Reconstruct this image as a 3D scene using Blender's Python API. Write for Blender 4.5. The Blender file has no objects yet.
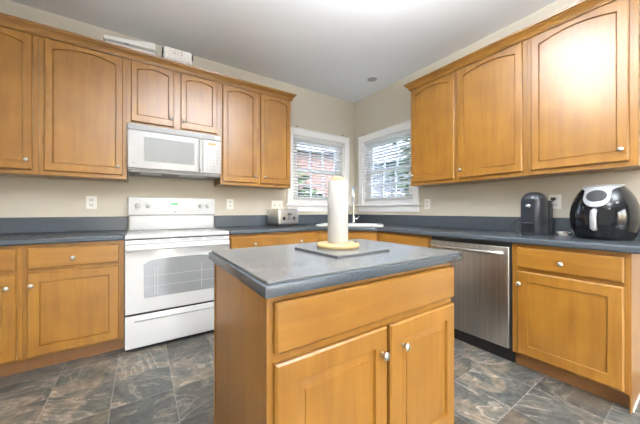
import bpy, bmesh, math, random
from math import sin, cos, pi, radians
from mathutils import Vector, Matrix
random.seed(7)
SC = bpy.context.scene
COL = SC.collection

# ------------------------------------------------------------------ camera
cam_data = bpy.data.cameras.new('camera')
cam_data.sensor_width = 36.0
cam_data.lens = 265.75 / 640 * 36.0
cam_data.shift_y = -0.002
cam_data.clip_start = 0.05
cam = bpy.data.objects.new('camera', cam_data)
COL.objects.link(cam)
cam.location = (-2.8188, -3.208, 1.1078)
cam.rotation_euler = (pi / 2, 0, -0.5926)
SC.camera = cam

# ------------------------------------------------------------------ world, lights, exposure
SC.view_settings.view_transform = 'Standard'
SC.view_settings.look = 'None'
SC.view_settings.gamma = 1.0
SC.view_settings.use_curve_mapping = False
SC.view_settings.exposure = 0.66
SC.cycles.max_bounces = 10
SC.cycles.diffuse_bounces = 5

world = bpy.data.worlds.new('sky')
SC.world = world
world.use_nodes = True
wn = world.node_tree
wn.nodes.clear()
w_out = wn.nodes.new('ShaderNodeOutputWorld')
w_bg = wn.nodes.new('ShaderNodeBackground')
w_sky = wn.nodes.new('ShaderNodeTexSky')
w_sky.sky_type = 'NISHITA'
w_sky.sun_disc = False
w_sky.sun_elevation = radians(48)
w_sky.sun_rotation = radians(200)
w_sky.air_density = 1.0
w_sky.dust_density = 3.0
w_bg.inputs['Strength'].default_value = 1.7
wn.links.new(w_sky.outputs[0], w_bg.inputs['Color'])
wn.links.new(w_bg.outputs[0], w_out.inputs['Surface'])

def area_light(name, loc, rot, sx, sy, power, color, parent=None):
    d = bpy.data.lights.new(name, 'AREA')
    d.shape = 'RECTANGLE'
    d.size = sx; d.size_y = sy
    d.energy = power; d.color = color
    o = bpy.data.objects.new(name, d)
    COL.objects.link(o)
    o.location = loc; o.rotation_euler = rot
    o.parent = parent
    return o

LX, LY = -2.07, -2.40           # added, unseen lamp above the island
CEIL = 2.82
ISLAND_FILL_DOWN = 24          # added linear light above the island: down and up share
ISLAND_FILL_UP = 90
BACK_FILL_DOWN = 4      # added bowl lights behind the viewer: down and up share
BACK_FILL_UP = 74
DOOR_FILL_POWER = 14
LAMP_COLOR = (.93, .97, 1.0)
# added area light standing in for daylight at the unseen patio door
area_light('patio_fill_light', (-2.0, -6.55, 1.15), (radians(90), 0, 0), 2.3, 2.0, DOOR_FILL_POWER, (0.86, 0.93, 1.0))
sun_d = bpy.data.lights.new('sun', 'SUN')
sun_d.energy = 1.2; sun_d.angle = radians(2); sun_d.color = (1, .95, .88)
sun = bpy.data.objects.new('sun', sun_d); COL.objects.link(sun)
sun.rotation_euler = (radians(42), 0, radians(-20))     # shines towards the back of the garden

# ------------------------------------------------------------------ materials
def new_mat(name):
    m = bpy.data.materials.new(name)
    m.use_nodes = True
    nt = m.node_tree
    return m, nt, nt.nodes['Principled BSDF']

def plain(name, col, rough=0.5, metal=0.0, coat=0.0, emit=None, trans=0.0, ior=None):
    m, nt, b = new_mat(name)
    b.inputs['Base Color'].default_value = (*col, 1)
    b.inputs['Roughness'].default_value = rough
    b.inputs['Metallic'].default_value = metal
    b.inputs['Coat Weight'].default_value = coat
    b.inputs['Coat Roughness'].default_value = 0.08
    if emit:
        b.inputs['Emission Color'].default_value = (*emit[0], 1)
        b.inputs['Emission Strength'].default_value = emit[1]
    if trans: b.inputs['Transmission Weight'].default_value = trans
    if ior: b.inputs['IOR'].default_value = ior
    return m

def N(nt, t, **kw):
    n = nt.nodes.new(t)
    for k, v in kw.items():
        if k.startswith('i_'):
            n.inputs[k[2:].replace('_', ' ')].default_value = v
        else:
            setattr(n, k, v)
    return n

def ramp(nt, stops):
    r = nt.nodes.new('ShaderNodeValToRGB')
    e = r.color_ramp.elements
    while len(e) < len(stops): e.new(0.5)
    for i, (p, c) in enumerate(stops):
        e[i].position = p; e[i].color = (*c, 1)
    return r

def speckle(name, c1, c2, scale, rough, detail=4, bump=0.0, coat=0.0, lo=.35, hi=.65):
    m, nt, b = new_mat(name)
    tc = N(nt, 'ShaderNodeTexCoord')
    no = N(nt, 'ShaderNodeTexNoise', i_Scale=scale, i_Detail=detail)
    r = ramp(nt, [(lo, c1), (hi, c2)])
    nt.links.new(tc.outputs['Object'], no.inputs['Vector'])
    nt.links.new(no.outputs['Fac'], r.inputs['Fac'])
    nt.links.new(r.outputs['Color'], b.inputs['Base Color'])
    b.inputs['Roughness'].default_value = rough
    b.inputs['Coat Weight'].default_value = coat
    if bump:
        bp = N(nt, 'ShaderNodeBump', i_Strength=bump, i_Distance=0.002)
        nt.links.new(no.outputs['Fac'], bp.inputs['Height'])
        nt.links.new(bp.outputs['Normal'], b.inputs['Normal'])
    return m

def wood(name, horizontal=False, dark=(.188, .077, .009), light=(.315, .145, .019), rough=.30):
    m, nt, b = new_mat(name)
    tc = N(nt, 'ShaderNodeTexCoord'); oi = N(nt, 'ShaderNodeObjectInfo')
    add = N(nt, 'ShaderNodeVectorMath', operation='ADD')
    mul = N(nt, 'ShaderNodeVectorMath', operation='SCALE', i_Scale=13.0)
    comb = N(nt, 'ShaderNodeCombineXYZ')
    for k in 'XYZ': nt.links.new(oi.outputs['Random'], comb.inputs[k])
    nt.links.new(comb.outputs[0], mul.inputs[0])
    nt.links.new(tc.outputs['Object'], add.inputs[0]); nt.links.new(mul.outputs[0], add.inputs[1])
    mp = N(nt, 'ShaderNodeMapping')
    mp.inputs['Scale'].default_value = (1.6, 9, 24) if horizontal else (24, 24, 1.6)
    nt.links.new(add.outputs[0], mp.inputs['Vector'])
    n1 = N(nt, 'ShaderNodeTexNoise', i_Scale=1.0, i_Detail=5, i_Roughness=.6, i_Distortion=.6)
    n2 = N(nt, 'ShaderNodeTexNoise', i_Scale=5.0, i_Detail=3)
    nt.links.new(mp.outputs[0], n1.inputs['Vector']); nt.links.new(add.outputs[0], n2.inputs['Vector'])
    mx = N(nt, 'ShaderNodeMix'); mx.inputs['Factor'].default_value = .45
    nt.links.new(n1.outputs['Fac'], mx.inputs['A']); nt.links.new(n2.outputs['Fac'], mx.inputs['B'])
    r = ramp(nt, [(.3, dark), (.68, light)])
    nt.links.new(mx.outputs['Result'], r.inputs['Fac'])
    nt.links.new(r.outputs['Color'], b.inputs['Base Color'])
    b.inputs['Roughness'].default_value = rough
    b.inputs['Coat Weight'].default_value = .35
    b.inputs['Coat Roughness'].default_value = .30
    return m

def brushed(name, col, rough, vertical=True):
    m, nt, b = new_mat(name)
    tc = N(nt, 'ShaderNodeTexCoord'); mp = N(nt, 'ShaderNodeMapping')
    mp.inputs['Scale'].default_value = (60, 60, 1.2) if vertical else (1.2, 60, 60)
    no = N(nt, 'ShaderNodeTexNoise', i_Scale=1.0, i_Detail=4)
    r = ramp(nt, [(.3, tuple(c * .8 for c in col)), (.7, col)])
    nt.links.new(tc.outputs['Object'], mp.inputs[0]); nt.links.new(mp.outputs[0], no.inputs['Vector'])
    nt.links.new(no.outputs['Fac'], r.inputs['Fac']); nt.links.new(r.outputs[0], b.inputs['Base Color'])
    b.inputs['Metallic'].default_value = 1; b.inputs['Roughness'].default_value = rough
    return m

def slate_floor():
    m, nt, b = new_mat('slate_tile')
    L = nt.links.new
    geo = N(nt, 'ShaderNodeNewGeometry')
    off = N(nt, 'ShaderNodeVectorMath', operation='SUBTRACT'); off.inputs[1].default_value = (-3.274, -1.012, 0)
    div = N(nt, 'ShaderNodeVectorMath', operation='SCALE', i_Scale=1 / .312)
    L(geo.outputs['Position'], off.inputs[0]); L(off.outputs[0], div.inputs[0])
    fl = N(nt, 'ShaderNodeVectorMath', operation='FLOOR'); fr = N(nt, 'ShaderNodeVectorMath', operation='FRACTION')
    L(div.outputs[0], fl.inputs[0]); L(div.outputs[0], fr.inputs[0])
    wnz = N(nt, 'ShaderNodeTexWhiteNoise', noise_dimensions='2D'); L(fl.outputs[0], wnz.inputs['Vector'])
    # each tile turns and shifts its own veins
    rot = N(nt, 'ShaderNodeVectorRotate', rotation_type='Z_AXIS')
    ang = N(nt, 'ShaderNodeMath', operation='MULTIPLY_ADD'); ang.inputs[1].default_value = 1.9; ang.inputs[2].default_value = -.45
    L(wnz.outputs['Value'], ang.inputs[0]); L(ang.outputs[0], rot.inputs['Angle']); L(geo.outputs['Position'], rot.inputs['Vector'])
    sh = N(nt, 'ShaderNodeVectorMath', operation='MULTIPLY_ADD'); sh.inputs[1].default_value = (9, 9, 9)
    L(wnz.outputs['Color'], sh.inputs[0]); L(rot.outputs[0], sh.inputs[2])
    mp = N(nt, 'ShaderNodeMapping'); mp.inputs['Scale'].default_value = (1.2, 3.4, 1); L(sh.outputs[0], mp.inputs[0])
    n1 = N(nt, 'ShaderNodeTexNoise', i_Scale=1.5, i_Detail=7, i_Roughness=.6, i_Distortion=1.5); L(mp.outputs[0], n1.inputs['Vector'])
    n2 = N(nt, 'ShaderNodeTexNoise', i_Scale=3.2, i_Detail=6, i_Distortion=1.8); L(sh.outputs[0], n2.inputs['Vector'])
    n3 = N(nt, 'ShaderNodeTexNoise', i_Scale=30.0, i_Detail=5); L(geo.outputs['Position'], n3.inputs['Vector'])
    r1 = ramp(nt, [(.27, (.020, .022, .021)), (.40, (.050, .052, .048)), (.47, (.10, .100, .090)), (.495, (.050, .051, .047)), (.53, (.12, .112, .096)), (.55, (.33, .29, .235)), (.575, (.12, .108, .090)), (.66, (.052, .052, .046)), (.72, (.23, .195, .15))])
    r2 = ramp(nt, [(.38, (.034, .039, .038)), (.50, (.082, .080, .070)), (.60, (.215, .160, .105))])
    L(n1.outputs['Fac'], r1.inputs[0]); L(n2.outputs['Fac'], r2.inputs[0])
    mx = N(nt, 'ShaderNodeMix', data_type='RGBA'); mx.inputs['Factor'].default_value = .46
    L(r1.outputs[0], mx.inputs[6]); L(r2.outputs[0], mx.inputs[7])
    tone = N(nt, 'ShaderNodeMapRange'); tone.inputs['To Min'].default_value = .7; tone.inputs['To Max'].default_value = 1.35
    L(wnz.outputs['Value'], tone.inputs['Value'])
    g3 = N(nt, 'ShaderNodeMapRange'); g3.inputs['From Min'].default_value = .3; g3.inputs['From Max'].default_value = .7
    g3.inputs['To Min'].default_value = .72; g3.inputs['To Max'].default_value = 1.25
    L(n3.outputs['Fac'], g3.inputs['Value'])
    tm = N(nt, 'ShaderNodeMath', operation='MULTIPLY'); L(tone.outputs[0], tm.inputs[0]); L(g3.outputs[0], tm.inputs[1])
    sc = N(nt, 'ShaderNodeVectorMath', operation='SCALE'); L(mx.outputs[2], sc.inputs[0]); L(tm.outputs[0], sc.inputs['Scale'])
    # grout
    sep = N(nt, 'ShaderNodeSeparateXYZ'); L(fr.outputs[0], sep.inputs[0])
    def edge(sock):
        a = N(nt, 'ShaderNodeMath', operation='SUBTRACT'); a.inputs[1].default_value = .5; L(sock, a.inputs[0])
        c = N(nt, 'ShaderNodeMath', operation='ABSOLUTE'); L(a.outputs[0], c.inputs[0])
        g = N(nt, 'ShaderNodeMath', operation='GREATER_THAN'); g.inputs[1].default_value = .4925; L(c.outputs[0], g.inputs[0])
        return g.outputs[0]
    mxe = N(nt, 'ShaderNodeMath', operation='MAXIMUM'); L(edge(sep.outputs['X']), mxe.inputs[0]); L(edge(sep.outputs['Y']), mxe.inputs[1])
    gf = N(nt, 'ShaderNodeMath', operation='MULTIPLY'); gf.inputs[1].default_value = .34; L(mxe.outputs[0], gf.inputs[0])
    fin = N(nt, 'ShaderNodeMix', data_type='RGBA'); L(gf.outputs[0], fin.inputs['Factor']); L(sc.outputs[0], fin.inputs[6])
    fin.inputs[7].default_value = (.36, .34, .31, 1)
    L(fin.outputs[2], b.inputs['Base Color'])
    b.inputs['Roughness'].default_value = .36
    bp = N(nt, 'ShaderNodeBump', i_Strength=.15, i_Distance=.004); L(n1.outputs['Fac'], bp.inputs['Height']); L(bp.outputs[0], b.inputs['Normal'])
    return m

def pane_glass():
    m, nt, b = new_mat('window_glass')
    nt.nodes.remove(b)
    out = nt.nodes['Material Output']
    t = N(nt, 'ShaderNodeBsdfTransparent'); g = N(nt, 'ShaderNodeBsdfGlossy', i_Roughness=.02)
    f = N(nt, 'ShaderNodeFresnel', i_IOR=1.35); mx = N(nt, 'ShaderNodeMixShader')
    nt.links.new(f.outputs[0], mx.inputs[0]); nt.links.new(t.outputs[0], mx.inputs[1]); nt.links.new(g.outputs[0], mx.inputs[2])
    nt.links.new(mx.outputs[0], out.inputs['Surface'])
    return m

def translucent(name, col, share):
    """white vinyl that lets some daylight through"""
    m, nt, b = new_mat(name)
    nt.nodes.remove(b)
    d = N(nt, 'ShaderNodeBsdfDiffuse'); t = N(nt, 'ShaderNodeBsdfTranslucent'); mx = N(nt, 'ShaderNodeMixShader')
    d.inputs['Color'].default_value = (*col, 1); t.inputs['Color'].default_value = (*col, 1); mx.inputs[0].default_value = share
    nt.links.new(d.outputs[0], mx.inputs[1]); nt.links.new(t.outputs[0], mx.inputs[2]); nt.links.new(mx.outputs[0], nt.nodes['Material Output'].inputs['Surface'])
    return m

def brickwork():
    m, nt, b = new_mat('red_brick')
    tc = N(nt, 'ShaderNodeTexCoord'); mp = N(nt, 'ShaderNodeMapping'); mp.inputs['Rotation'].default_value = (radians(90), 0, 0)
    br = N(nt, 'ShaderNodeTexBrick', i_Scale=3.0, i_Color1=(.075, .030, .024, 1), i_Color2=(.105, .048, .038, 1), i_Mortar=(.15, .14, .13, 1))
    nt.links.new(tc.outputs['Object'], mp.inputs[0]); nt.links.new(mp.outputs[0], br.inputs['Vector'])
    nt.links.new(br.outputs['Color'], b.inputs['Base Color']); b.inputs['Roughness'].default_value = .9
    return m

WV = wood('honey_maple'); WH = wood('honey_maple_horizontal', True)
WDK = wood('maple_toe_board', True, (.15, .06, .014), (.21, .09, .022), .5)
WALL = speckle('beige_wall_paint', (.55, .50, .415), (.575, .525, .44), 90, .7, bump=.05)
CEILM = speckle('ceiling_paint', (.86, .885, .92), (.885, .91, .945), 120, .8, bump=.1)
TRIM = plain('white_trim_paint', (.87, .87, .87), .4)
LAM = speckle('slate_blue_laminate', (.040, .051, .063), (.066, .078, .092), 240, .27, detail=6)
LAMI = speckle('grey_laminate', (.09, .093, .094), (.15, .154, .154), 330, .24, detail=6)
WHITE = plain('white_enamel', (.66, .66, .66), .18, coat=.3)
WHITE2 = plain('white_plastic', (.66, .66, .65), .35)
GREYP = plain('pale_grey_plastic', (.52, .53, .53), .4)
MIDGREY = plain('mid_grey_print', (.33, .34, .35), .5)
OVGLASS = plain('oven_window_glass', (.25, .255, .26), .12, coat=.5)
RACKM = plain('oven_rack_wire', (.43, .435, .44), .3)
BLACK = plain('black_rubber', (.012, .012, .013), .55)
BLACKG = plain('glossy_black_plastic', (.005, .006, .008), .07, coat=.1)
BLACKG.node_tree.nodes['Principled BSDF'].inputs['Specular IOR Level'].default_value = .4
BLACKS = plain('satin_black_plastic', (.028, .030, .036), .34)
NAVY = plain('dark_blue_black_panel', (.010, .013, .022), .5)
STEEL = brushed('brushed_steel', (.50, .48, .46), .30)
STEELH = brushed('brushed_steel_bar', (.78, .77, .75), .22, False)
NICKEL = plain('satin_nickel', (.52, .50, .46), .30, metal=1)
CHROME = plain('polished_chrome', (.62, .64, .66), .16, metal=1)
SILVER = plain('silver_plastic', (.38, .39, .41), .38, metal=.4)
PAPER = speckle('paper_towel', (.41, .40, .38), (.45, .44, .42), 260, .9, bump=.35)
PALEWOOD = wood('pale_beech', True, (.38, .27, .11), (.47, .345, .16), .5)
GLASS = pane_glass()
SINKM = plain('white_sink_enamel', (.80, .80, .78), .22)
CREAM = plain('cream_plate', (.86, .84, .78), .4)
SOCKET = plain('outlet_slots', (.35, .33, .29), .5)
BLIND = translucent('white_blind_slat', (.92, .92, .92), .55)
GREEN = plain('green_display', (.01, .05, .02), .3, emit=((.05, .55, .18), .5))
AMBER = plain('amber_display', (.12, .08, .02), .3, emit=((.55, .36, .06), .5))
REDM = plain('faded_red_print', (.50, .22, .18), .6)
PACK = plain('white_packet', (.75, .70, .66), .5)
BROWN = plain('dark_brown_wood', (.085, .045, .022), .5)
LINEN = speckle('white_linen', (.72, .71, .69), (.80, .79, .77), 60, .9, bump=.3)
TANK = plain('smoky_water_tank', (.33, .34, .37), .12, trans=.7, ior=1.2)
LAMPM = plain('added_lamp_diffuser', (.9, .9, .88), .5, emit=((1, .96, .9), 2.0))  # glowing surface of the added lamps
BAFFLE = plain('grey_lamp_baffle', (.40, .41, .43), .5)
SLATE = slate_floor()
GRASS = speckle('lawn_grass', (.03, .055, .016), (.06, .10, .035), 9, .9)
LEAFG = speckle('green_leaves', (.018, .040, .014), (.06, .105, .04), 7, .7)
LEAFR = speckle('russet_leaves', (.05, .02, .016), (.11, .045, .035), 7, .7)
BARK = speckle('tree_bark', (.06, .045, .035), (.14, .11, .08), 14, .9)
BRICK = brickwork()
SIDING = plain('blue_grey_siding', (.055, .063, .08), .7)
ROOFM = speckle('roof_shingle', (.07, .07, .08), (.13, .13, .14), 12, .9)
DKGLASS = plain('dark_house_glass', (.05, .06, .08), .1)

# ------------------------------------------------------------------ mesh helpers
def box(bm, x0, x1, y0, y1, z0, z1, bev=0.0, seg=2, mat=None):
    vs = [bm.verts.new((x, y, z)) for x in (x0, x1) for y in (y0, y1) for z in (z0, z1)]
    q = [(0, 1, 3, 2), (4, 6, 7, 5), (0, 4, 5, 1), (2, 3, 7, 6), (0, 2, 6, 4), (1, 5, 7, 3)]
    fs = [bm.faces.new([vs[i] for i in f]) for f in q]
    if bev > 0:
        es = list({e for f in fs for e in f.edges})
        bmesh.ops.bevel(bm, geom=es, offset=bev, segments=seg, profile=.5, affect='EDGES')
    if mat is not None:
        bmesh.ops.transform(bm, matrix=mat, verts=[v for v in vs if v.is_valid])
    return bm

def B(*a, **k):
    return box(bmesh.new(), *a, **k)

def lathe(bm, prof, seg=24, M=None, cap=True):
    rings = []
    for r, z in prof:
        rings.append([bm.verts.new((r * cos(2 * pi * i / seg), r * sin(2 * pi * i / seg), z)) for i in range(seg)])
    for a, b in zip(rings, rings[1:]):
        for i in range(seg):
            bm.faces.new((a[i], a[(i + 1) % seg], b[(i + 1) % seg], b[i]))
    if cap:
        bm.faces.new(list(reversed(rings[0]))); bm.faces.new(rings[-1])
    if M is not None:
        bmesh.ops.transform(bm, matrix=M, verts=[v for r in rings for v in r])
    return bm

def tube(bm, pts, r, seg=8, closed=False):
    pts = [Vector(p) for p in pts]
    rings = []
    n = len(pts)
    up = Vector((0, 0, 1))
    prev = None
    for i, p in enumerate(pts):
        a = pts[i - 1] if i > 0 else pts[0]
        b = pts[i + 1] if i < n - 1 else pts[-1]
        t = (b - a).normalized()
        if prev is None:
            u = t.cross(up)
            if u.length < 1e-3: u = t.cross(Vector((1, 0, 0)))
        else:
            u = prev - t * prev.dot(t)
        u.normalize(); prev = u
        v = t.cross(u)
        rr = r[i] if isinstance(r, (list, tuple)) else r
        rings.append([bm.verts.new(p + u * rr * cos(2 * pi * k / seg) + v * rr * sin(2 * pi * k / seg)) for k in range(seg)])
    for a, b in zip(rings, rings[1:]):
        for k in range(seg):
            bm.faces.new((a[k], b[k], b[(k + 1) % seg], a[(k + 1) % seg]))
    bm.faces.new(rings[0]); bm.faces.new(list(reversed(rings[-1])))
    return bm

def prism(bm, poly, z0, z1, holes=()):
    """vertical prism over a polygon, with holes"""
    loops = [poly] + list(holes)
    tops, bots = [], []
    for lp in loops:
        t = [bm.verts.new((x, y, z1)) for x, y in lp]; b = [bm.verts.new((x, y, z0)) for x, y in lp]
        tops.append(t); bots.append(b)
        for i in range(len(lp)):
            j = (i + 1) % len(lp)
            bm.faces.new((b[i], b[j], t[j], t[i]))
    if not holes:
        bm.faces.new(tops[0]); bm.faces.new(list(reversed(bots[0])))
    else:
        for grp in (tops, bots):
            es = []
            for lp in grp:
                for i in range(len(lp)):
                    e = bm.edges.get((lp[i], lp[(i + 1) % len(lp)]))
                    es.append(e)
            bmesh.ops.triangle_fill(bm, edges=es, use_beauty=True)
    return bm

def loft(bm, loops, cap_last=True, cap_first=True):
    rs = [[bm.verts.new(p) for p in lp] for lp in loops]
    n = len(rs[0])
    for a, b in zip(rs, rs[1:]):
        for i in range(n):
            bm.faces.new((a[i], a[(i + 1) % n], b[(i + 1) % n], b[i]))
    if cap_first: bm.faces.new(list(reversed(rs[0])))
    if cap_last: bm.faces.new(rs[-1])
    return bm

def link(name, bm, mat, parent=None, smooth=False, loc=None):
    bmesh.ops.recalc_face_normals(bm, faces=bm.faces[:])
    me = bpy.data.meshes.new(name)
    bm.to_mesh(me); bm.free()
    me.materials.append(mat)
    if smooth:
        for p in me.polygons: p.use_smooth = True
        try: me.set_sharp_from_angle(angle=radians(35))
        except Exception: pass
    o = bpy.data.objects.new(name, me)
    COL.objects.link(o)
    if parent is not None: o.parent = parent
    if loc is not None: o.location = loc
    return o

def tag(o, label, cat, group=None, kind=None):
    if label: o['label'] = label
    if cat: o['category'] = cat
    if group: o['group'] = group
    if kind: o['kind'] = kind
    return o

def thing(name, label, cat, loc=(0, 0, 0), rz=0.0, group=None):
    o = bpy.data.objects.new(name, None)
    o.empty_display_size = .05
    COL.objects.link(o)
    o.location = loc; o.rotation_euler = (0, 0, rz)
    return tag(o, label, cat, group)

def struct(name, bm, mat, label, cat, **k):
    o = link(name, bm, mat, **k)
    return tag(o, label, cat, kind='structure')

def copy_thing(root, loc, rz, label):
    r = root.copy(); COL.objects.link(r)
    r.location = loc; r.rotation_euler = (0, 0, rz); r['label'] = label
    for ch in list(root.children):
        c = ch.copy(); COL.objects.link(c); c.parent = r
        for g in list(ch.children):
            d = g.copy(); COL.objects.link(d); d.parent = c
    return r

RB = -pi / 2            # units on the right wall: local x runs towards the viewer, local -y faces the room

# ------------------------------------------------------------------ room shell
XL, YF = -3.98, -6.7
ZS, ZH = 1.20, 2.145            # window opening
WA0, WA1 = -1.11, -.205         # opening of the back wall window (x), mirrored on the right wall (y)

bm = B(XL - .12, .12, YF - .12, .12, -.1, 0)
struct('floor', bm, SLATE, 'grey slate-look tile floor with tan veins', 'floor')
struct('ceiling', B(XL - .12, .12, YF - .12, .12, CEIL, CEIL + .1), CEILM, 'plain white ceiling', 'ceiling')
bm = bmesh.new()
box(bm, XL, WA0, 0, .12, 0, CEIL); box(bm, WA1, .12, 0, .12, 0, CEIL)
box(bm, WA0, WA1, 0, .12, 0, ZS); box(bm, WA0, WA1, 0, .12, ZH, CEIL)
struct('wall_back', bm, WALL, 'beige wall behind the range', 'wall')
bm = bmesh.new()
box(bm, 0, .12, YF, WA0, 0, CEIL); box(bm, 0, .12, WA1, 0, 0, CEIL)
box(bm, 0, .12, WA0, WA1, 0, ZS); box(bm, 0, .12, WA0, WA1, ZH, CEIL)
struct('wall_right', bm, WALL, 'beige wall behind the air fryer', 'wall')
struct('wall_left', B(XL - .12, XL, YF, .12, 0, CEIL), WALL, 'beige wall left of the cabinets', 'wall')
bm = bmesh.new()
box(bm, XL, -3.2, YF - .12, YF, 0, CEIL); box(bm, -.8, 0, YF - .12, YF, 0, CEIL); box(bm, -3.2, -.8, YF - .12, YF, 2.2, CEIL)
struct('wall_front', bm, WALL, 'beige wall behind the viewer', 'wall')
bm = bmesh.new()
for x in (-3.19, -2.04, -.87): box(bm, x, x + .06, YF - .1, YF - .04, .02, 2.18)
for z in (.02, 2.12): box(bm, -3.19, -.81, YF - .1, YF - .04, z, z + .06)
d1 = struct('door_1', bm, TRIM, 'added white glazed patio door behind the viewer', 'door')  # door added behind the viewer as a source of light
link('pane', B(-3.13, -.87, YF - .075, YF - .07, .08, 2.12), GLASS, d1)

def make_window(n, label, blabel, loc, rz):
    """local x along the wall to the right as seen from the room, local -y into the room, x=0 at the room corner side"""
    a, b = WA0, WA1
    root = thing('window_%d' % n, label, 'window', loc, rz); root['kind'] = 'structure'
    cw = .088
    bm = bmesh.new()                                    # casing
    box(bm, a - cw, a, -.02, -.001, ZS - .03, ZH + cw, .004); box(bm, b, b + cw, -.02, -.001, ZS - .03, ZH + cw, .004)
    box(bm, a, b, -.02, -.001, ZH, ZH + cw, .004)
    box(bm, a - cw - .006, b + cw + .006, -.026, -.001, ZH + cw, ZH + cw + .012, .003)
    link('window_frame', bm, TRIM, root)
    bm = bmesh.new()
    box(bm, a, a + .016, .001, .115, ZS, ZH); box(bm, b - .016, b, .001, .115, ZS, ZH); box(bm, a, b, .001, .115, ZH - .016, ZH)
    link('jamb', bm, TRIM, root)
    bm = bmesh.new()
    box(bm, a - cw - .03, b + cw + .03, -.05, -.001, ZS - .026, ZS, .006)
    box(bm, a, b, -.001, .115, ZS - .026, ZS)
    link('window_sill', bm, TRIM, root)
    link('apron', B(a - cw, b + cw, -.018, -.001, 1.095, ZS - .028, .004), TRIM, root)
    zm = 1.675
    for nm, y, z0, z1 in (('upper_sash', .085, zm - .02, ZH - .018), ('lower_sash', .055, ZS + .004, zm + .022)):
        x0, x1 = a + .018, b - .018
        bm = bmesh.new()
        bot = .10 if nm == 'lower_sash' else .045
        sw = .098
        box(bm, x0, x0 + sw, y, y + .026, z0, z1); box(bm, x1 - sw, x1, y, y + .026, z0, z1)
        box(bm, x0 + sw, x1 - sw, y, y + .026, z0, z0 + bot); box(bm, x0 + sw, x1 - sw, y, y + .026, z1 - .045, z1)
        s = link(nm, bm, TRIM, root)
        bm = bmesh.new()
        w = (x1 - x0 - 2 * sw)
        for k in (1, 2):
            xx = x0 + sw + w * k / 3
            box(bm, xx - .011, xx + .011, y + .004, y + .022, z0 + bot, z1 - .045)
        zz = (z0 + bot + z1 - .045) / 2
        box(bm, x0 + sw, x1 - sw, y + .005, y + .021, zz - .009, zz + .009)
        link('muntin', bm, TRIM, s)
        link('pane', B(x0 + sw, x1 - sw, y + .012, y + .015, z0 + bot, z1 - .045), GLASS, s)
    # blind: a thing of its own hanging in the opening
    bl = thing('window_blind', blabel, 'blind', loc, rz, 'white slatted blinds')
    link('headrail', B(a + .022, b - .022, .004, .046, ZH - .062, ZH - .018, .003), BLIND, bl)
    bm = bmesh.new()
    z = ZS + .118
    k = 0
    while z < ZH - .075:
        R = Matrix.Translation((0, .027, z)) @ Matrix.Rotation(radians(-7), 4, 'X')
        box(bm, a + .024, b - .024, -.0235, .0235, -.0018, .0018, mat=R)
        z += .0425; k += 1
    link('slats', bm, BLIND, bl)
    link('bottom_rail', B(a + .024, b - .024, .002, .052, ZS + .076, ZS + .098, .004), BLIND, bl)
    for xx in (a + .15, b - .15):
        bm = bmesh.new(); tube(bm, [(xx, .003, ZS + .04), (xx, .003, ZH - .06)], .0012, 5)
        link('ladder_cord', bm, BLIND, bl)
    bm = bmesh.new(); tube(bm, [(a + .07, .0, 1.6), (a + .07, .001, ZH - .06)], .004, 6)
    link('tilt_wand', bm, BLIND, bl)
    return root

make_window(1, 'white double-hung window with blinds on back wall', 'white slatted blind in the window left of the corner', (0, 0, 0), 0)
# right wall: mirrored opening runs from the corner towards the viewer
w2 = make_window(2, 'white double-hung window with blinds on right wall', 'white slatted blind in the window right of the corner', (0, WA0 + WA1, 0), RB)
for o in bpy.data.objects:
    if o.type == 'EMPTY' and abs(o.rotation_euler.z - RB) < 1e-6: o.location = (0, WA0 + WA1 + 1.315, 0) if False else o.location
# local x -> world -y : world y = loc.y - x ; x in [WA0, WA1] must give y in [WA0, WA1] -> loc.y = WA0 + WA1
for i, (x, y, z, rz, lab) in enumerate([(-1.05, -.001, 2.262, 0, 'left bracket above the window by the cabinets'), (-.25, -.001, 2.262, 0, 'right bracket above the back wall window'),
                                   (-.001, -.21, 2.262, RB, 'bracket above the right wall window')]):
    t = thing('curtain_bracket', 'tiny grey curtain ' + lab, 'bracket', (x, y, z), rz, 'curtain brackets')
    link('wall_plate', B(-.008, .008, -.004, 0, -.016, .016, .001), MIDGREY, t)
    bm = bmesh.new(); tube(bm, [(0, -.004, 0), (0, -.03, 0), (0, -.036, .012)], .005, 6); link('hook', bm, MIDGREY, t, True)

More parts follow.
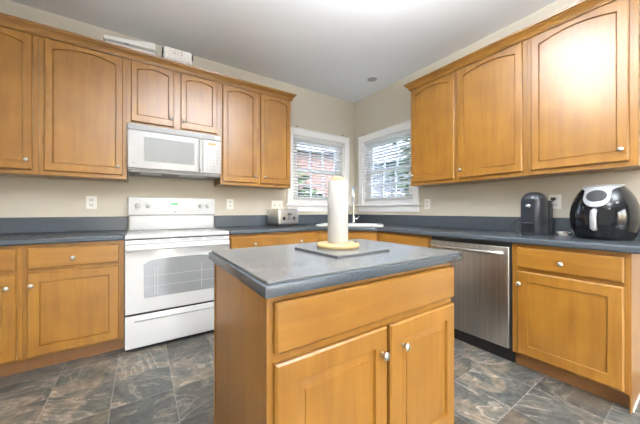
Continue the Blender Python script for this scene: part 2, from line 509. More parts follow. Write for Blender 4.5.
# ------------------------------------------------------------------ cabinet parts
def door_mesh(w, h, style, t=.020):
    """front in local x 0..w, z 0..h, back face at y=0, front at y=-t"""
    def inner(ms, mb, mt, rise):
        if rise <= 0:
            top = [(w - ms, h - mt), (ms, h - mt)]
            n = 1
        x0, x1, z0 = ms, w - ms, mb
        pts = []
        nb = 12
        for i in range(nb): pts.append((x0 + (x1 - x0) * i / nb, z0))
        nsd = 6
        zt = h - mt - rise
        for i in range(nsd): pts.append((x1, z0 + (zt - z0) * i / nsd))
        for i in range(nb):
            u = 1 - 2 * i / nb
            pts.append(((x0 + x1) / 2 + u * (x1 - x0) / 2, zt + rise * (1 - u * u) if rise > 0 else zt))
        for i in range(nsd): pts.append((x0, zt + (z0 - zt) * i / nsd))
        return pts
    P = lambda pts, y: [(x, y, z) for x, z in pts]
    sm = .060
    if style == 'arch': sm = .048 if w > .36 else .044; a = (sm, .062, .038, .036 if w > .36 else .030)
    elif style == 'slab': a = None
    else: a = (sm, sm + .004, sm + .004, 0)
    bm = bmesh.new()
    L = [P(inner(0, 0, 0, 0), 0), P(inner(0, 0, 0, 0), -t + .006), P(inner(.006, .006, .006, 0), -t)]
    if a is None:
        L += [P(inner(.012, .012, .012, 0), -t - .0005)]
        return loft(bm, L)
    ms, mb, mt, rs = a
    L += [P(inner(ms, mb, mt, rs), -t),
          P(inner(ms + .0035, mb + .0035, mt + .0035, rs), -t + .010)]
    if style == 'raised':
        L += [P(inner(ms + .007, mb + .007, mt + .007, rs), -t + .0105),
              P(inner(ms + .034, mb + .034, mt + .034, rs), -t + .0065),
              P(inner(ms + .0355, mb + .0355, mt + .0355, rs), -t + .003)]
    else:
        L += [P(inner(ms + .007, mb + .007, mt + .007, rs), -t + .0075)]
    return loft(bm, L)

KNOB_ME = None
def knob(parent, x, y, z):
    """mushroom knob with its axis along -y"""
    global KNOB_ME
    if KNOB_ME is None:
        bm = bmesh.new()
        lathe(bm, [(.0075, 0), (.007, .003), (.0052, .008), (.0055, .013), (.012, .017), (.0152, .021), (.0150, .025), (.0115, .029), (.004, .031)], 18,
              Matrix.Rotation(radians(90), 4, 'X'))
        o = link('knob', bm, NICKEL, parent, True)
        KNOB_ME = o.data
    else:
        o = bpy.data.objects.new('knob', KNOB_ME); COL.objects.link(o); o.parent = parent
    o.location = (x, y, z)
    o['label'] = 'brushed nickel knob'
    return o

def door(parent, x0, x1, z0, z1, style, kx=None, kz=None, name='door', y=-.001, mat=None):
    d = link(name, door_mesh(x1 - x0, z1 - z0, style), mat or (WH if style == 'slab' else WV), parent, loc=(x0, y, z0))
    if kx is not None:
        for q in (kx if isinstance(kx, (list, tuple)) else [kx]):
            knob(d, q - x0, -.0195 if style != 'slab' else -.0205, kz - z0)
    return d

UZ0, UZ1, UD = 1.385, 2.47, .305
def upper(label, x0, x1, loc_fn, rz, doors, z0=UZ0, group=None):
    w = x1 - x0
    t = thing('wall_cabinet', label, 'cabinet', loc_fn(x0), rz, group)
    bm = bmesh.new()
    e = .0006
    d = UD - .002
    box(bm, e, .016, .019, d, z0, UZ1); box(bm, w - .016, w - e, .019, d, z0, UZ1)
    box(bm, .016, w - .016, .019, d, z0 + .003, z0 + .036); box(bm, .016, w - .016, .019, d, UZ1 - .016, UZ1)
    box(bm, .016, w - .016, d - .008, d, z0 + .036, UZ1 - .016)
    link('carcass', bm, WV, t)
    bm = bmesh.new()
    sl = doors[0][0] - x0; sr = x1 - doors[-1][1]
    sl = max(.02, sl + .012); sr = max(.02, sr + .012)
    box(bm, e, sl, 0, .0185, z0, UZ1, .001); box(bm, w - sr, w - e, 0, .0185, z0, UZ1, .001)
    box(bm, sl, w - sr, 0, .0185, z0, z0 + .045, .001); box(bm, sl, w - sr, 0, .0185, UZ1 - .05, UZ1, .001)
    if len(doors) > 1:
        m = (doors[0][1] + doors[1][0]) / 2 - x0; hw = (doors[1][0] - doors[0][1]) / 2 + .012
        box(bm, m - hw, m + hw, 0, .0185, z0 + .045, UZ1 - .05, .001)
    link('face_frame', bm, WV, t)
    for a, b, kx in doors:
        door(t, a - x0, b - x0, z0 + .033, 2.443, 'arch', kx - x0, z0 + .106)
    return t

fa = lambda x: (x, -UD, 0)
G1 = 'upper cabinets over the range wall'
upper('maple wall cabinet at far left, cut off by the photo edge', -3.975, -3.472, fa, 0, [(-3.945, -3.502, -3.53)], group=G1)
upper('wide single-door maple wall cabinet left of the microwave', -3.472, -2.922, fa, 0, [(-3.440, -2.950, -2.985)], group=G1)
upper('short two-door maple wall cabinet above the microwave', -2.922, -2.128, fa, 0, [(-2.893, -2.556, -2.583), (-2.500, -2.163, -2.473)], z0=1.872, group=G1)
upper('two-door maple wall cabinet right of the microwave', -2.128, -1.300, fa, 0, [(-2.108, -1.730, -1.757), (-1.690, -1.312, -1.645)], group=G1)
fb = lambda s: (-UD, -s, 0)             # s = distance from the corner along the right wall
G2 = 'upper cabinets on the window wall side'
upper('single-door maple wall cabinet beside the right window', 1.302, 1.826, fb, RB, [(1.322, 1.806, 1.345)], group=G2)
upper('middle maple wall cabinet above the dishwasher', 1.826, 2.386, fb, RB, [(1.848, 2.358, 1.876)], group=G2)
upper('large maple wall cabinet above the air fryer', 2.386, 2.950, fb, RB, [(2.414, 2.912, 2.880)], group=G2)

def sweep(path, prof):
    """profile (outward offset, z) swept along a 2D path; outward is to the right of travel"""
    P = [Vector(p) for p in path]
    dirs = [(P[i + 1] - P[i]).normalized() for i in range(len(P) - 1)]
    nrm = [Vector((d.y, -d.x)) for d in dirs]
    loops = []
    for i, p in enumerate(P):
        if i == 0: m = nrm[0]
        elif i == len(P) - 1: m = nrm[-1]
        else:
            m = nrm[i - 1] + nrm[i]; m = m / m.dot(nrm[i])
        loops.append([(p.x + m.x * o, p.y + m.y * o, z) for o, z in prof])
    return loft(bmesh.new(), loops)

CROWN = [(.001, 2.452), (.012, 2.452), (.014, 2.460), (.018, 2.462), (.022, 2.474), (.034, 2.492), (.044, 2.502), (.046, 2.508), (.054, 2.510), (.056, 2.524), (.001, 2.524)]
o = link('crown_molding', sweep([(XL + .002, -UD), (-1.300, -UD), (-1.300, -.002)], CROWN), WH)
tag(o, 'maple crown molding along the cabinets over the range', 'molding')
o = link('crown_molding', sweep([(-.002, -1.302), (-UD, -1.302), (-UD, -2.950), (-.002, -2.950)], CROWN), WH)
tag(o, 'maple crown molding along the cabinets over the dishwasher', 'molding')

# ------------------------------------------------------------------ base cabinets
CT = .92; CB = .878; BD = .61
def base(label, x0, x1, loc_fn, rz, drawers, doors, group, end_panel=False):
    w = x1 - x0; e = .0006
    t = thing('base_cabinet', label, 'cabinet', loc_fn(x0), rz, group)
    d = BD - .002
    bm = bmesh.new()
    box(bm, e, .016, .02, d, .10, CB - .001); box(bm, w - .016, w - e, .02, d, .10, CB - .001)
    box(bm, .016, w - .016, .02, d, .10, .116); box(bm, .016, w - .016, d - .01, d, .116, CB - .001)
    box(bm, .016, w - .016, .02, d - .01, CB - .02, CB - .001)
    link('carcass', bm, WV, t)
    bm = bmesh.new()
    sl = doors[0][0] - x0 + .012; sr = x1 - doors[-1][1] + .012
    box(bm, e, sl, 0, .0195, .10, CB - .001, .001); box(bm, w - sr, w - e, 0, .0195, .10, CB - .001, .001)
    for z0, z1 in ((.10, .13), (.68, .72), (.838, CB - .001)): box(bm, sl, w - sr, 0, .0195, z0, z1, .001)
    if len(doors) > 1:
        m = (doors[0][1] + doors[1][0]) / 2 - x0; hw = (doors[1][0] - doors[0][1]) / 2 + .012
        box(bm, m - hw, m + hw, 0, .0195, .13, .68, .001)
    link('face_frame', bm, WV, t)
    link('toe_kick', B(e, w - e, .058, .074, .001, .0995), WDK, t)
    if end_panel:
        link('end_panel', B(w - .0005, w + .006, .0, d, .001, CB - .001, .001), WV, t)
        link('shoe_strip', B(w + .0065, w + .012, .03, d, .001, .014, .002), TRIM, t)
    for a, b, ks in drawers:
        door(t, a - x0, b - x0, .712, .850, 'slab', [k - x0 for k in ks] if ks else None, .772, name='drawer')
    for a, b, k in doors:
        door(t, a - x0, b - x0, .116, .686, 'flat', k - x0, .602)
    return t

ga = lambda x: (x, -BD, 0)
gb = lambda s: (-BD, -s, 0)
G3 = 'base cabinets'
base('maple base cabinet at far left, cut off by the photo edge', -3.975, -3.480, ga, 0, [(-3.945, -3.504, [-3.72])], [(-3.945, -3.504, -3.545)], G3)
base('maple base cabinet with drawer left of the white range', -3.480, -2.930, ga, 0, [(-3.456, -2.960, [-3.222])], [(-3.456, -2.960, -3.433)], G3)
base('wide maple base cabinet under the toaster', -2.128, -1.095, ga, 0, [(-2.108, -1.115, [-1.872, -1.342])], [(-2.108, -1.63, -1.66), (-1.59, -1.115, -1.56)], G3)
base('narrow maple base cabinet between sink corner and dishwasher', 1.095, 1.757, gb, RB, [(1.118, 1.738, None)], [(1.118, 1.738, 1.14)], G3)
base('maple base cabinet with drawer under the air fryer', 2.397, 2.950, gb, RB, [(2.432, 2.930, [2.668])], [(2.432, 2.930, 2.447)], G3, True)

# diagonal sink base
t = thing('base_cabinet', 'diagonal maple sink base cabinet in the corner', 'cabinet', (0, 0, 0), 0, G3)
e = .0008
body = [(-1.094, -.002), (-1.094, -.61), (-.61, -1.094), (-.002, -1.094), (-.002, -.002)]
hole = [(-1.06, -.03), (-1.06, -.58), (-.58, -1.06), (-.03, -1.06), (-.03, -.03)]
bm = prism(bmesh.new(), body, .10, CB - .001, [hole])
link('carcass', bm, WV, t)
bm = prism(bmesh.new(), [(-1.05, -.05), (-1.05, -.58), (-.58, -1.05), (-.05, -1.05), (-.05, -.05)], .001, .099)
link('toe_kick', bm, WDK, t)
fr = bpy.data.objects.new('front_panel', None)
dl = math.hypot(.484, .484)
for nm, a, b, z0, z1, st, k in (('drawer', .02, dl - .02, .712, .85, 'slab', None), ('door', .02, dl / 2 - .004, .116, .686, 'flat', dl / 2 - .04), ('door', dl / 2 + .004, dl - .02, .116, .686, 'flat', dl / 2 + .04)):
    dd = door(t, a, b, z0, z1, st, k, .602 if k else None, name=nm)
    ang = -pi / 4
    off = Vector((a, -.001, 0))
    dd.rotation_euler = (0, 0, ang)
    dd.location = (-1.094 + cos(ang) * off.x - sin(ang) * off.y, -.61 + sin(ang) * off.x + cos(ang) * off.y, z0)
bpy.data.objects.remove(fr)

# ------------------------------------------------------------------ worktops
BS = 1.052
def bevel_mod(o, w=.008, seg=3):
    m = o.modifiers.new('edge', 'BEVEL'); m.width = w; m.segments = seg; m.limit_method = 'ANGLE'; m.angle_limit = radians(40)
c = thing('countertop', 'blue-grey laminate countertop left of the range', 'countertop', (0, 0, 0))
o = link('slab', B(XL + .002, -2.926, -.648, -.002, CB, CT), LAM, c); bevel_mod(o, .012)
o = link('backsplash', B(XL + .002, -2.926, -.022, -.002, CT + .0005, BS), LAM, c); bevel_mod(o, .004, 2)

c = thing('countertop', 'blue-grey laminate countertop running around the sink corner', 'countertop', (0, 0, 0))
sc_, sa = Vector((-.62, -.62)), -pi / 4
def sinkpt(u, v):               # u along the diagonal front, v towards the corner
    return (sc_.x + cos(sa) * u - sin(sa) * v, sc_.y + sin(sa) * u + cos(sa) * v)
def rrect(hu, hv, r, n=5):
    pts = []
    for cx, cy, a0 in ((hu - r, hv - r, 0), (-hu + r, hv - r, 90), (-hu + r, -hv + r, 180), (hu - r, -hv + r, 270)):
        for i in range(n + 1):
            a = radians(a0 + 90 * i / n); pts.append((cx + r * cos(a), cy + r * sin(a)))
    return pts
SV = .015
hole = [sinkpt(u, v + SV) for u, v in rrect(.385, .185, .05)]
poly = [(-2.127, -.002), (-2.127, -.648), (-1.108, -.648), (-.648, -1.108), (-.648, -3.06), (-.002, -3.06), (-.002, -.002)]
o = link('slab', prism(bmesh.new(), poly, CB, CT, [hole]), LAM, c); bevel_mod(o, .012)
bm = bmesh.new()
prism(bm, [(-2.127, -.002), (-2.127, -.022), (-.022, -.022), (-.022, -3.06), (-.002, -3.06), (-.002, -.002)], CT + .0005, BS)
o = link('backsplash', bm, LAM, c); bevel_mod(o, .004, 2)

# sink (drop-in, diagonal)
t = thing('kitchen_sink', 'white drop-in sink set diagonally in the corner counter', 'sink', (0, 0, 0))
ring = lambda hu, hv, r, z: [(*sinkpt(u, v + SV), z) for u, v in rrect(hu, hv, r)]
bm = loft(bmesh.new(), [ring(.375, .175, .045, CT - .02), ring(.375, .175, .045, CT + .001), ring(.41, .215, .06, CT + .001), ring(.412, .217, .06, CT + .012), ring(.406, .211, .06, CT + .019),
                        ring(.362, .150, .05, CT + .018), ring(.352, .14, .05, CT + .004), ring(.335, .125, .06, CT - .16), ring(.25, .06, .05, CT - .175)], cap_first=False)
link('basin', bm, SINKM, t, True)
bm = lathe(bmesh.new(), [(.035, 0), (.035, .004), (.02, .005)], 20); link('drain', bm, CHROME, t, True, loc=(*sinkpt(0, SV), CT - .174))

# faucet
fx, fy = sinkpt(.035, .205)
t = thing('kitchen_faucet', 'tall chrome gooseneck faucet behind the corner sink', 'faucet', (fx, fy, CT + .0195), -pi / 4)
bm = bmesh.new(); lathe(bm, [(.03, 0), (.03, .006), (.022, .012), (.0205, .09), (.018, .10)], 20); link('base', bm, CHROME, t, True)
pts = [(0, 0, .09), (0, 0, .36)] + [(0, -.085 + .085 * cos(a), .40 + .085 * sin(a)) for a in [radians(x) for x in range(0, 181, 20)]] + [(0, -.17, .35)]
bm = bmesh.new(); tube(bm, pts, .0135, 12); link('spout', bm, CHROME, t, True)
bm = bmesh.new(); tube(bm, [(0, -.17, .352), (0, -.17, .33), (0, -.17, .25)], [.015, .018, .019], 12); link('spray_head', bm, MIDGREY, t, True)
bm = bmesh.new(); tube(bm, [(.018, 0, .06), (.05, 0, .06)], .015, 12); tube(bm, [(.045, 0, .06), (.06, 0, .075), (.075, 0, .10)], .006, 8); link('lever', bm, CHROME, t, True)

# ------------------------------------------------------------------ range
RX0, RX1 = -2.9255, -2.1315
t = thing('electric_range', 'white freestanding electric range with oven window', 'range', ((RX0 + RX1) / 2, 0, 0))
hw = (RX1 - RX0) / 2 - .0025
link('body', B(-hw, hw, -.645, -.012, .03, .884, .003), WHITE, t)
link('base_rail', B(-hw + .01, hw - .01, -.63, -.05, .001, .0295), BLACK, t)
link('cooktop', B(-hw, hw, -.675, -.085, .885, .915, .008, 3), WHITE, t, True)
for cx, cy, r in ((-.19, -.50, .095), (.19, -.50, .115), (-.19, -.25, .115), (.19, -.25, .095)):
    bm = lathe(bmesh.new(), [(r - .004, 0), (r - .004, .0006), (r, .0006), (r, 0)], 40, cap=False)
    o = link('burner_ring', bm, GREYP, t); o.location = (cx, cy, .9153)
bm = bmesh.new()                                            # backguard riser and control housing
box(bm, -hw + .012, hw - .012, -.07, -.014, .916, 1.062, .006)
link('riser', bm, WHITE, t, True)
bm = B(-hw - .002, hw + .002, -.088, -.012, 1.063, 1.242, .012, 3); cp = link('control_panel', bm, WHITE, t, True)
yF = -.0885
for kx in (-.318, -.232, .245, .318):
    bm = lathe(bmesh.new(), [(.024, 0), (.024, .004), (.019, .007), (.0175, .022), (.015, .026)], 22, Matrix.Rotation(radians(90), 4, 'X'))
    box(bm, -.0045, .0045, -.032, -.022, -.018, .018, .001)
    o = link('dial', bm, GREYP, cp, True); o.location = (kx, yF, 1.158)
link('display', B(-.04, .03, yF - .0015, yF, 1.165, 1.188), GREEN, cp)
for k in range(4):
    for r_ in range(3):
        for xx in (-.125, .055):
            link('key_print', B(xx + k * .02, xx + .013 + k * .02, yF - .001, yF, 1.128 + r_ * .024, 1.134 + r_ * .024), MIDGREY, cp)
for k in range(3): link('key_print', B(-.045 + k * .028, -.03 + k * .028, yF - .001, yF, 1.13, 1.142), MIDGREY, cp)
for z in (1.125, 1.18): link('indicator_light', B(-.163, -.152, yF - .001, yF, z, z + .012), MIDGREY, cp)
bm = lathe(bmesh.new(), [(.009, 0), (.009, .0015), (.006, .002)], 20, Matrix.Rotation(radians(90), 4, 'X')); o = link('round_emblem', bm, MIDGREY, cp); o.location = (0, yF, 1.092)
# vent strip, oven door, drawer
vs = link('vent_strip', B(-hw, hw, -.672, -.646, .845, .875, .003), WHITE, t)
for cx in (-.22, -.12, .02, .12, .23, .31):
    for k in range(2): link('vent_slot', B(cx - .04, cx + .035, -.6735, -.672, .858 + k * .009, .863 + k * .009), MIDGREY, vs)
dr = link('oven_door', B(-hw, hw, -.685, -.646, .300, .840, .008, 3), WHITE, t, True)
wp = [(-.272, .425), (-.262, .415), (.264, .415), (.274, .425)] + [(.274 - .548 * k / 20, .678 + .045 * (max(0, 1 - abs(1 - k / 10) ** 4)) ** .6) for k in range(21)]
bm = bmesh.new()
f0 = [bm.verts.new((x, -.6862, z)) for x, z in wp]; f1 = [bm.verts.new((x, -.684, z)) for x, z in wp]
bm.faces.new(f0)
for i in range(len(wp)): bm.faces.new((f0[i], f0[(i + 1) % len(wp)], f1[(i + 1) % len(wp)], f1[i]))
wn_ = link('oven_window', bm, OVGLASS, dr)
bm = bmesh.new()
for z in (.50, .585): box(bm, -.262, .262, -.6867, -.6862, z, z + .003)
for x in (-.2, -.18, .15): box(bm, x, x + .004, -.6867, -.6862, .43, .655)
link('oven_rack', bm, RACKM, wn_)
bm = bmesh.new()
tube(bm, [(-hw + .02, -.686, .800), (-hw + .025, -.715, .808), (-hw + .06, -.728, .812), (0, -.732, .814), (hw - .06, -.728, .812), (hw - .025, -.715, .808), (hw - .02, -.686, .800)], .0165, 10)
link('handle', bm, WHITE, dr, True)
dw = link('storage_drawer', B(-hw, hw, -.682, -.646, .032, .285, .006, 3), WHITE, t, True)
bm = bmesh.new(); tube(bm, [(-hw + .06, -.683, .240), (0, -.684, .240), (hw - .06, -.683, .240)], .0055, 6); link('grip_groove', bm, MIDGREY, dw)
link('gap_shade', B(-hw + .002, hw - .002, -.676, -.6465, .2855, .2995), BLACK, t); link('gap_shade', B(-hw + .004, hw - .004, -.668, -.6465, .8755, .8845), BLACK, t)  # black strips fill the gaps, standing in for the shade inside them

# ------------------------------------------------------------------ microwave
t = thing('microwave_oven', 'white over-the-range microwave with keypad', 'microwave', ((RX0 + RX1) / 2, 0, 0))
mz0, mz1, md = 1.470, 1.869, .385
hw = .388
MWW = plain('microwave_enamel', (.54, .54, .54), .25)
link('body', B(-hw, hw, -md + .03, -.006, mz0, mz1, .003), MWW, t)
g = link('vent_grille', B(-hw, hw, -md, -md + .029, 1.818, mz1, .006, 2), MWW, t, True)
bm = bmesh.new()
for k in range(5): box(bm, -hw + .012, hw - .055, -md - .0012, -md, 1.823 + k * .0085, 1.828 + k * .0085)
for k in range(26): box(bm, -hw + .03 + k * .0268, -hw + .034 + k * .0268, -md - .0018, -md, 1.823, 1.864)
link('louvers', bm, MIDGREY, g)
d = link('door', B(-hw, .215, -md - .006, -md + .029, mz0 + .012, 1.815, .008, 3), MWW, t, True)
link('door_window', B(-.262, .135, -md - .0075, -md - .0055, 1.553, 1.757, .0008, 1), plain('microwave_window', (.24, .245, .24), .22, coat=.3), d)
link('window_border', prism(bmesh.new(), [(-.27, 1.545), (.143, 1.545), (.143, 1.765), (-.27, 1.765)], 0, .001, [[(-.262, 1.553), (.135, 1.553), (.135, 1.757), (-.262, 1.757)]]), MIDGREY, d).matrix_local = Matrix.Translation((0, -md - .0058, 0)) @ Matrix.Rotation(radians(90), 4, 'X')
bm = bmesh.new(); tube(bm, [(.188, -md - .006, 1.50), (.188, -md - .03, 1.515), (.188, -md - .033, 1.65), (.188, -md - .03, 1.785), (.188, -md - .006, 1.80)], .012, 10)
link('handle', bm, MWW, d, True)
bm = lathe(bmesh.new(), [(.009, 0), (.009, .0015), (.006, .002)], 20, Matrix.Rotation(radians(90), 4, 'X')); o = link('round_emblem', bm, MIDGREY, d); o.location = (-.345, -md - .006, 1.525)
p = link('control_panel', B(.2165, hw, -md - .004, -md + .029, mz0 + .012, 1.815, .006, 2), MWW, t, True)
link('display', B(.265, .335, -md - .0055, -md - .0035, 1.762, 1.785), AMBER, p)
bm = bmesh.new()
for r_ in range(7):
    for k in range(4 if r_ > 1 else 3):
        link('key', B(.25 + k * .031, .264 + k * .031, -md - .005, -md - .0035, 1.515 + r_ * .031, 1.527 + r_ * .031), MIDGREY, p)
bm = bmesh.new(); box(bm, -hw + .006, hw - .006, -md + .02, -.01, mz0 - .02, mz0 - .0005, .003)
u = link('underside', bm, plain('dark_grey_metal', (.16, .16, .16), .45), t)
for xa, xb in ((-.30, -.13), (.02, .26)): link('grease_filter', B(xa, xb, -.34, -.2, mz0 - .023, mz0 - .0205), GREYP, u)

# ------------------------------------------------------------------ dishwasher
s0, s1 = 1.758, 2.396
t = thing('dishwasher', 'stainless steel dishwasher with bar handle', 'dishwasher', (-.61, -s0, 0), RB)
w = s1 - s0
link('tub', B(.002, w - .002, .0, .58, .105, CB - .002), BLACK, t)
d = link('door', B(.008, w - .011, -.026, -.0005, .118, .845, .005, 3), STEEL, t, True)
hl = w - .02
pts = [(.04, -.026, .796), (.044, -.05, .797)] + [(.06 + (hl - .12) * k / 10, -.056 - .010 * sin(pi * k / 10), .798) for k in range(11)] + [(hl - .044, -.05, .797), (hl - .04, -.026, .796)]
bm = bmesh.new(); tube(bm, pts, .017, 12); link('handle', bm, STEELH, d, True)
link('toe_panel', B(.004, w - .004, .05, .07, .001, .104), BLACK, t)

# ------------------------------------------------------------------ island
IR = 0.0
ic = Vector((-2.071, -2.2125))
iw, idp = .964, .695
t = thing('kitchen_island', 'maple island cabinet with two raised-panel doors', 'island', (ic.x, ic.y, 0), IR)
bx0, bx1, by0, by1 = -.463, .444, -.3115, .2975
bm = bmesh.new()
box(bm, bx0 + .006, bx0 + .02, by0 + .02, by1, .0995, CB - .001); box(bm, bx1 - .02, bx1, by0 + .02, by1, .0995, CB - .001)
box(bm, bx0 + .02, bx1 - .02, by1 - .016, by1, .0995, CB - .001); box(bm, bx0 + .02, bx1 - .02, by0 + .02, by1 - .016, .0995, .116)
box(bm, bx0 + .02, bx1 - .02, by0 + .02, by1 - .016, CB - .018, CB - .001)
link('carcass', bm, WV, t)
bm = bmesh.new()
box(bm, bx0, bx0 + .0055, by0 + .02, by1, .001, CB - .001)
link('side_panel', bm, WV, t)
bm = B(bx0 - .004, bx0 - .0005, by1 - .012, by1 + .003, .001, CB - .002, .001); link('corner_strip', bm, WV, t)
bm = bmesh.new()
box(bm, bx0, bx0 + .055, by0, by0 + .0195, .10, CB - .001, .001); box(bm, bx1 - .03, bx1, by0, by0 + .0195, .10, CB - .001, .001)
for z0, z1 in ((.10, .15), (.685, .74), (.855, CB - .001)): box(bm, bx0 + .055, bx1 - .03, by0, by0 + .0195, z0, z1, .001)
box(bm, -.03, .045, by0, by0 + .0195, .15, .685, .001)
link('face_frame', bm, WV, t)
link('toe_kick', B(bx0 + .006, bx1 - .002, by0 + .06, by0 + .074, .001, .099), WDK, t)
ix0, ix1, im0, im1 = -.444, .441, -.004, .012
door(t, ix0, ix1, .713, .855, 'slab', None, None, name='drawer_front', y=by0 - .001)
door(t, ix0, im0, .135, .686, 'raised', im0 - .031, .598, y=by0 - .001)
door(t, im1, ix1, .135, .686, 'raised', im1 + .067, .598, y=by0 - .001)

c = thing('island_countertop', 'grey laminate island countertop with stepped edge', 'countertop', (ic.x, ic.y, 0), IR)
link('edge', B(-iw / 2, iw / 2, -idp / 2, idp / 2, CB, CT - .009, .004, 2), LAM, c, True)
link('slab', B(-iw / 2 + .011, iw / 2 - .011, -idp / 2 + .011, idp / 2 - .011, CT - .0088, CT, .0025, 2), LAMI, c)

# ------------------------------------------------------------------ things on the island
bt = thing('cutting_board', 'flat grey board under the paper towel holder', 'board', (-2.03, -2.215, CT + .0005), radians(3))
o = link('board', B(-.158, .158, -.158, .158, .001, .010, .002, 2), LAMI, bt)
o = link('rim', B(-.160, .160, -.160, .160, .0, .006, .001, 1), plain('dark_board_edge', (.05, .052, .055), .5), bt)
hx, hy, hz = -2.023, -2.182, CT + .011
t = thing('paper_towel_holder', 'pale wooden paper towel holder on the island', 'holder', (hx, hy, hz))
bm = lathe(bmesh.new(), [(.098, 0), (.103, .005), (.104, .015), (.100, .0205), (.085, .0218)], 40); link('base', bm, PALEWOOD, t, True)
bm = lathe(bmesh.new(), [(.008, .021), (.008, .3215)], 12); link('post', bm, PALEWOOD, t, True)
bm = lathe(bmesh.new(), [(.028, .321), (.033, .326), (.030, .334), (.016, .343), (.004, .346)], 24); link('finial', bm, PALEWOOD, t, True)
bm = lathe(bmesh.new(), [(.004, .0), (.0045, .012), (.003, .016)], 10); o = link('stop_peg', bm, BROWN, t, True); o.location = (.062, -.058, .0195)
bm = bmesh.new()
lathe(bm, [(.021, .0225), (.0485, .0225), (.050, .025), (.050, .317), (.0485, .320), (.021, .320), (.021, .0225)], 44, cap=False)
o = link('paper_towel_roll', bm, PAPER, None, True, loc=(hx, hy, hz))
tag(o, 'white paper towel roll standing on wooden holder', 'paper towel')

# ------------------------------------------------------------------ toaster
t = thing('toaster', 'brushed steel four-slice toaster on the back counter', 'toaster', (-1.345, -.19, CT + .0005), radians(9))
link('base', B(-.145, .145, -.125, .125, 0, .02, .004), BLACK, t)
b = link('body', B(-.15, .15, -.128, .128, .021, .208, .018, 3), brushed('toaster_steel', (.80, .78, .75), .40, False), t, True)
bm = bmesh.new()
for x in (-.085, -.035, .035, .085): box(bm, x - .012, x + .012, -.095, .095, .2083, .2095)
link('bread_slots', bm, BLACK, b)
for x in (-.014, .014):
    link('lever_slot', B(x - .004, x + .004, -.1295, -.1285, .075, .165), BLACK, b)
    link('lever', B(x - .01, x + .01, -.152, -.130, .140, .153, .003), BLACKS, b)
for x in (-.075, .075):
    bm = lathe(bmesh.new(), [(.021, 0), (.021, .005), (.016, .012)], 20, Matrix.Rotation(radians(90), 4, 'X')); o = link('browning_dial', bm, BLACKS, b, True); o.location = (x, -.1285, .095)
bm = bmesh.new()
for k in range(8): box(bm, -.115 + k * .032, -.1 + k * .032, -.1292, -.1283, .045, .055)
link('button_row', bm, MIDGREY, b)

# ------------------------------------------------------------------ coffee machine
t = thing('coffee_machine', 'black capsule coffee machine with domed top', 'coffee machine', (-.225, -2.405, CT + .0005), RB - radians(4))
def dsec(sc, z, n=28):          # rounded body section
    pts = []
    for i in range(n):
        a = 2 * pi * i / n
        x = .076 * sc * (abs(cos(a)) ** .72) * (1 if cos(a) >= 0 else -1)
        y = .095 * sc * (abs(sin(a)) ** .72) * (1 if sin(a) >= 0 else -1)
        pts.append((x, y, z))
    return pts
zs = [(.96, 0), (1, .006), (1, .255)] + [(cos(a) ** .8, .255 + .082 * sin(a)) for a in [radians(x) for x in (15, 30, 45, 58, 70, 80)]]
b = link('body', loft(bmesh.new(), [dsec(s, z) for s, z in zs]), BLACKS, t, True)
link('front_panel', B(-.046, .040, -.0985, -.08, .020, .280, .004), NAVY, t)
link('drip_tray', B(-.046, .040, -.130, -.097, .004, .016, .004), BLACKS, t)
link('cup_support', B(-.046, .040, -.135, -.097, .085, .094, .003), BLACKS, t)
bm = lathe(bmesh.new(), [(.021, 0), (.022, .006), (.016, .022), (.006, .028)], 20, Matrix.Rotation(radians(90), 4, 'X')); o = link('dispense_button', bm, CHROME, t, True); o.location = (.008, -.099, .222)
o = link('water_tank', B(-.045, .070, .100, .160, .012, .255, .012, 3), TANK, t, True)
link('tank_lid', B(-.048, .073, .097, .163, .256, .268, .004), BLACKS, t)
bm = bmesh.new(); tube(bm, [(-.075, .06, .02), (-.09, .06, .10), (-.12, .05, .115), (-.15, .03, .09), (-.155, .0, .05), (-.135, -.02, .02), (-.11, -.02, .006), (-.08, .0, .007)], .006, 8)
link('cord', bm, BLACK, t, True)

# ------------------------------------------------------------------ air fryer
AX, AY = -.245, -2.79
t = thing('air_fryer', 'large glossy black air fryer with silver control panel', 'air fryer', (AX, AY, CT + .0005), RB - radians(4))
RP = [(.124, .0), (.134, .006), (.141, .016), (.154, .050), (.163, .090), (.167, .130), (.166, .170), (.159, .220), (.146, .262), (.126, .305), (.108, .332), (.096, .345)]
def rad(z):
    for (r0, z0), (r1, z1) in zip(RP, RP[1:]):
        if z0 <= z <= z1: return r0 + (r1 - r0) * (z - z0) / (z1 - z0)
    return RP[-1][0]
b = link('body', lathe(bmesh.new(), RP, 56), BLACKG, t, True)
bm = lathe(bmesh.new(), [(.094, .3452), (.100, .3455), (.101, .350), (.094, .355), (.05, .358)], 56); link('top_cap', bm, SILVER, t, True)
def patch(zs, wf, off, n=16):
    """strip of surface wrapped on the front of the body; wf(z) gives half width"""
    bm = bmesh.new(); rows = []
    for z in zs:
        w = wf(z); r = rad(z) + off; row = []
        for k in range(n + 1):
            s = -w + 2 * w * k / n; a = s / r
            row.append((r * sin(a), -r * cos(a), z, a))
        rows.append(row)
    f = [[bm.verts.new(p[:3]) for p in row] for row in rows]
    g = [[bm.verts.new((p[0] * .965, p[1] * .965, p[2])) for p in row] for row in rows]
    for V in (f, g):
        for a, b_ in zip(V, V[1:]):
            for k in range(n): bm.faces.new((a[k], a[k + 1], b_[k + 1], b_[k]))
    m = len(rows)
    for i in range(m - 1):
        bm.faces.new((f[i][0], f[i + 1][0], g[i + 1][0], g[i][0])); bm.faces.new((f[i][n], g[i][n], g[i + 1][n], f[i + 1][n]))
    for k in range(n):
        bm.faces.new((f[0][k], g[0][k], g[0][k + 1], f[0][k + 1])); bm.faces.new((f[-1][k], f[-1][k + 1], g[-1][k + 1], g[-1][k]))
    return bm
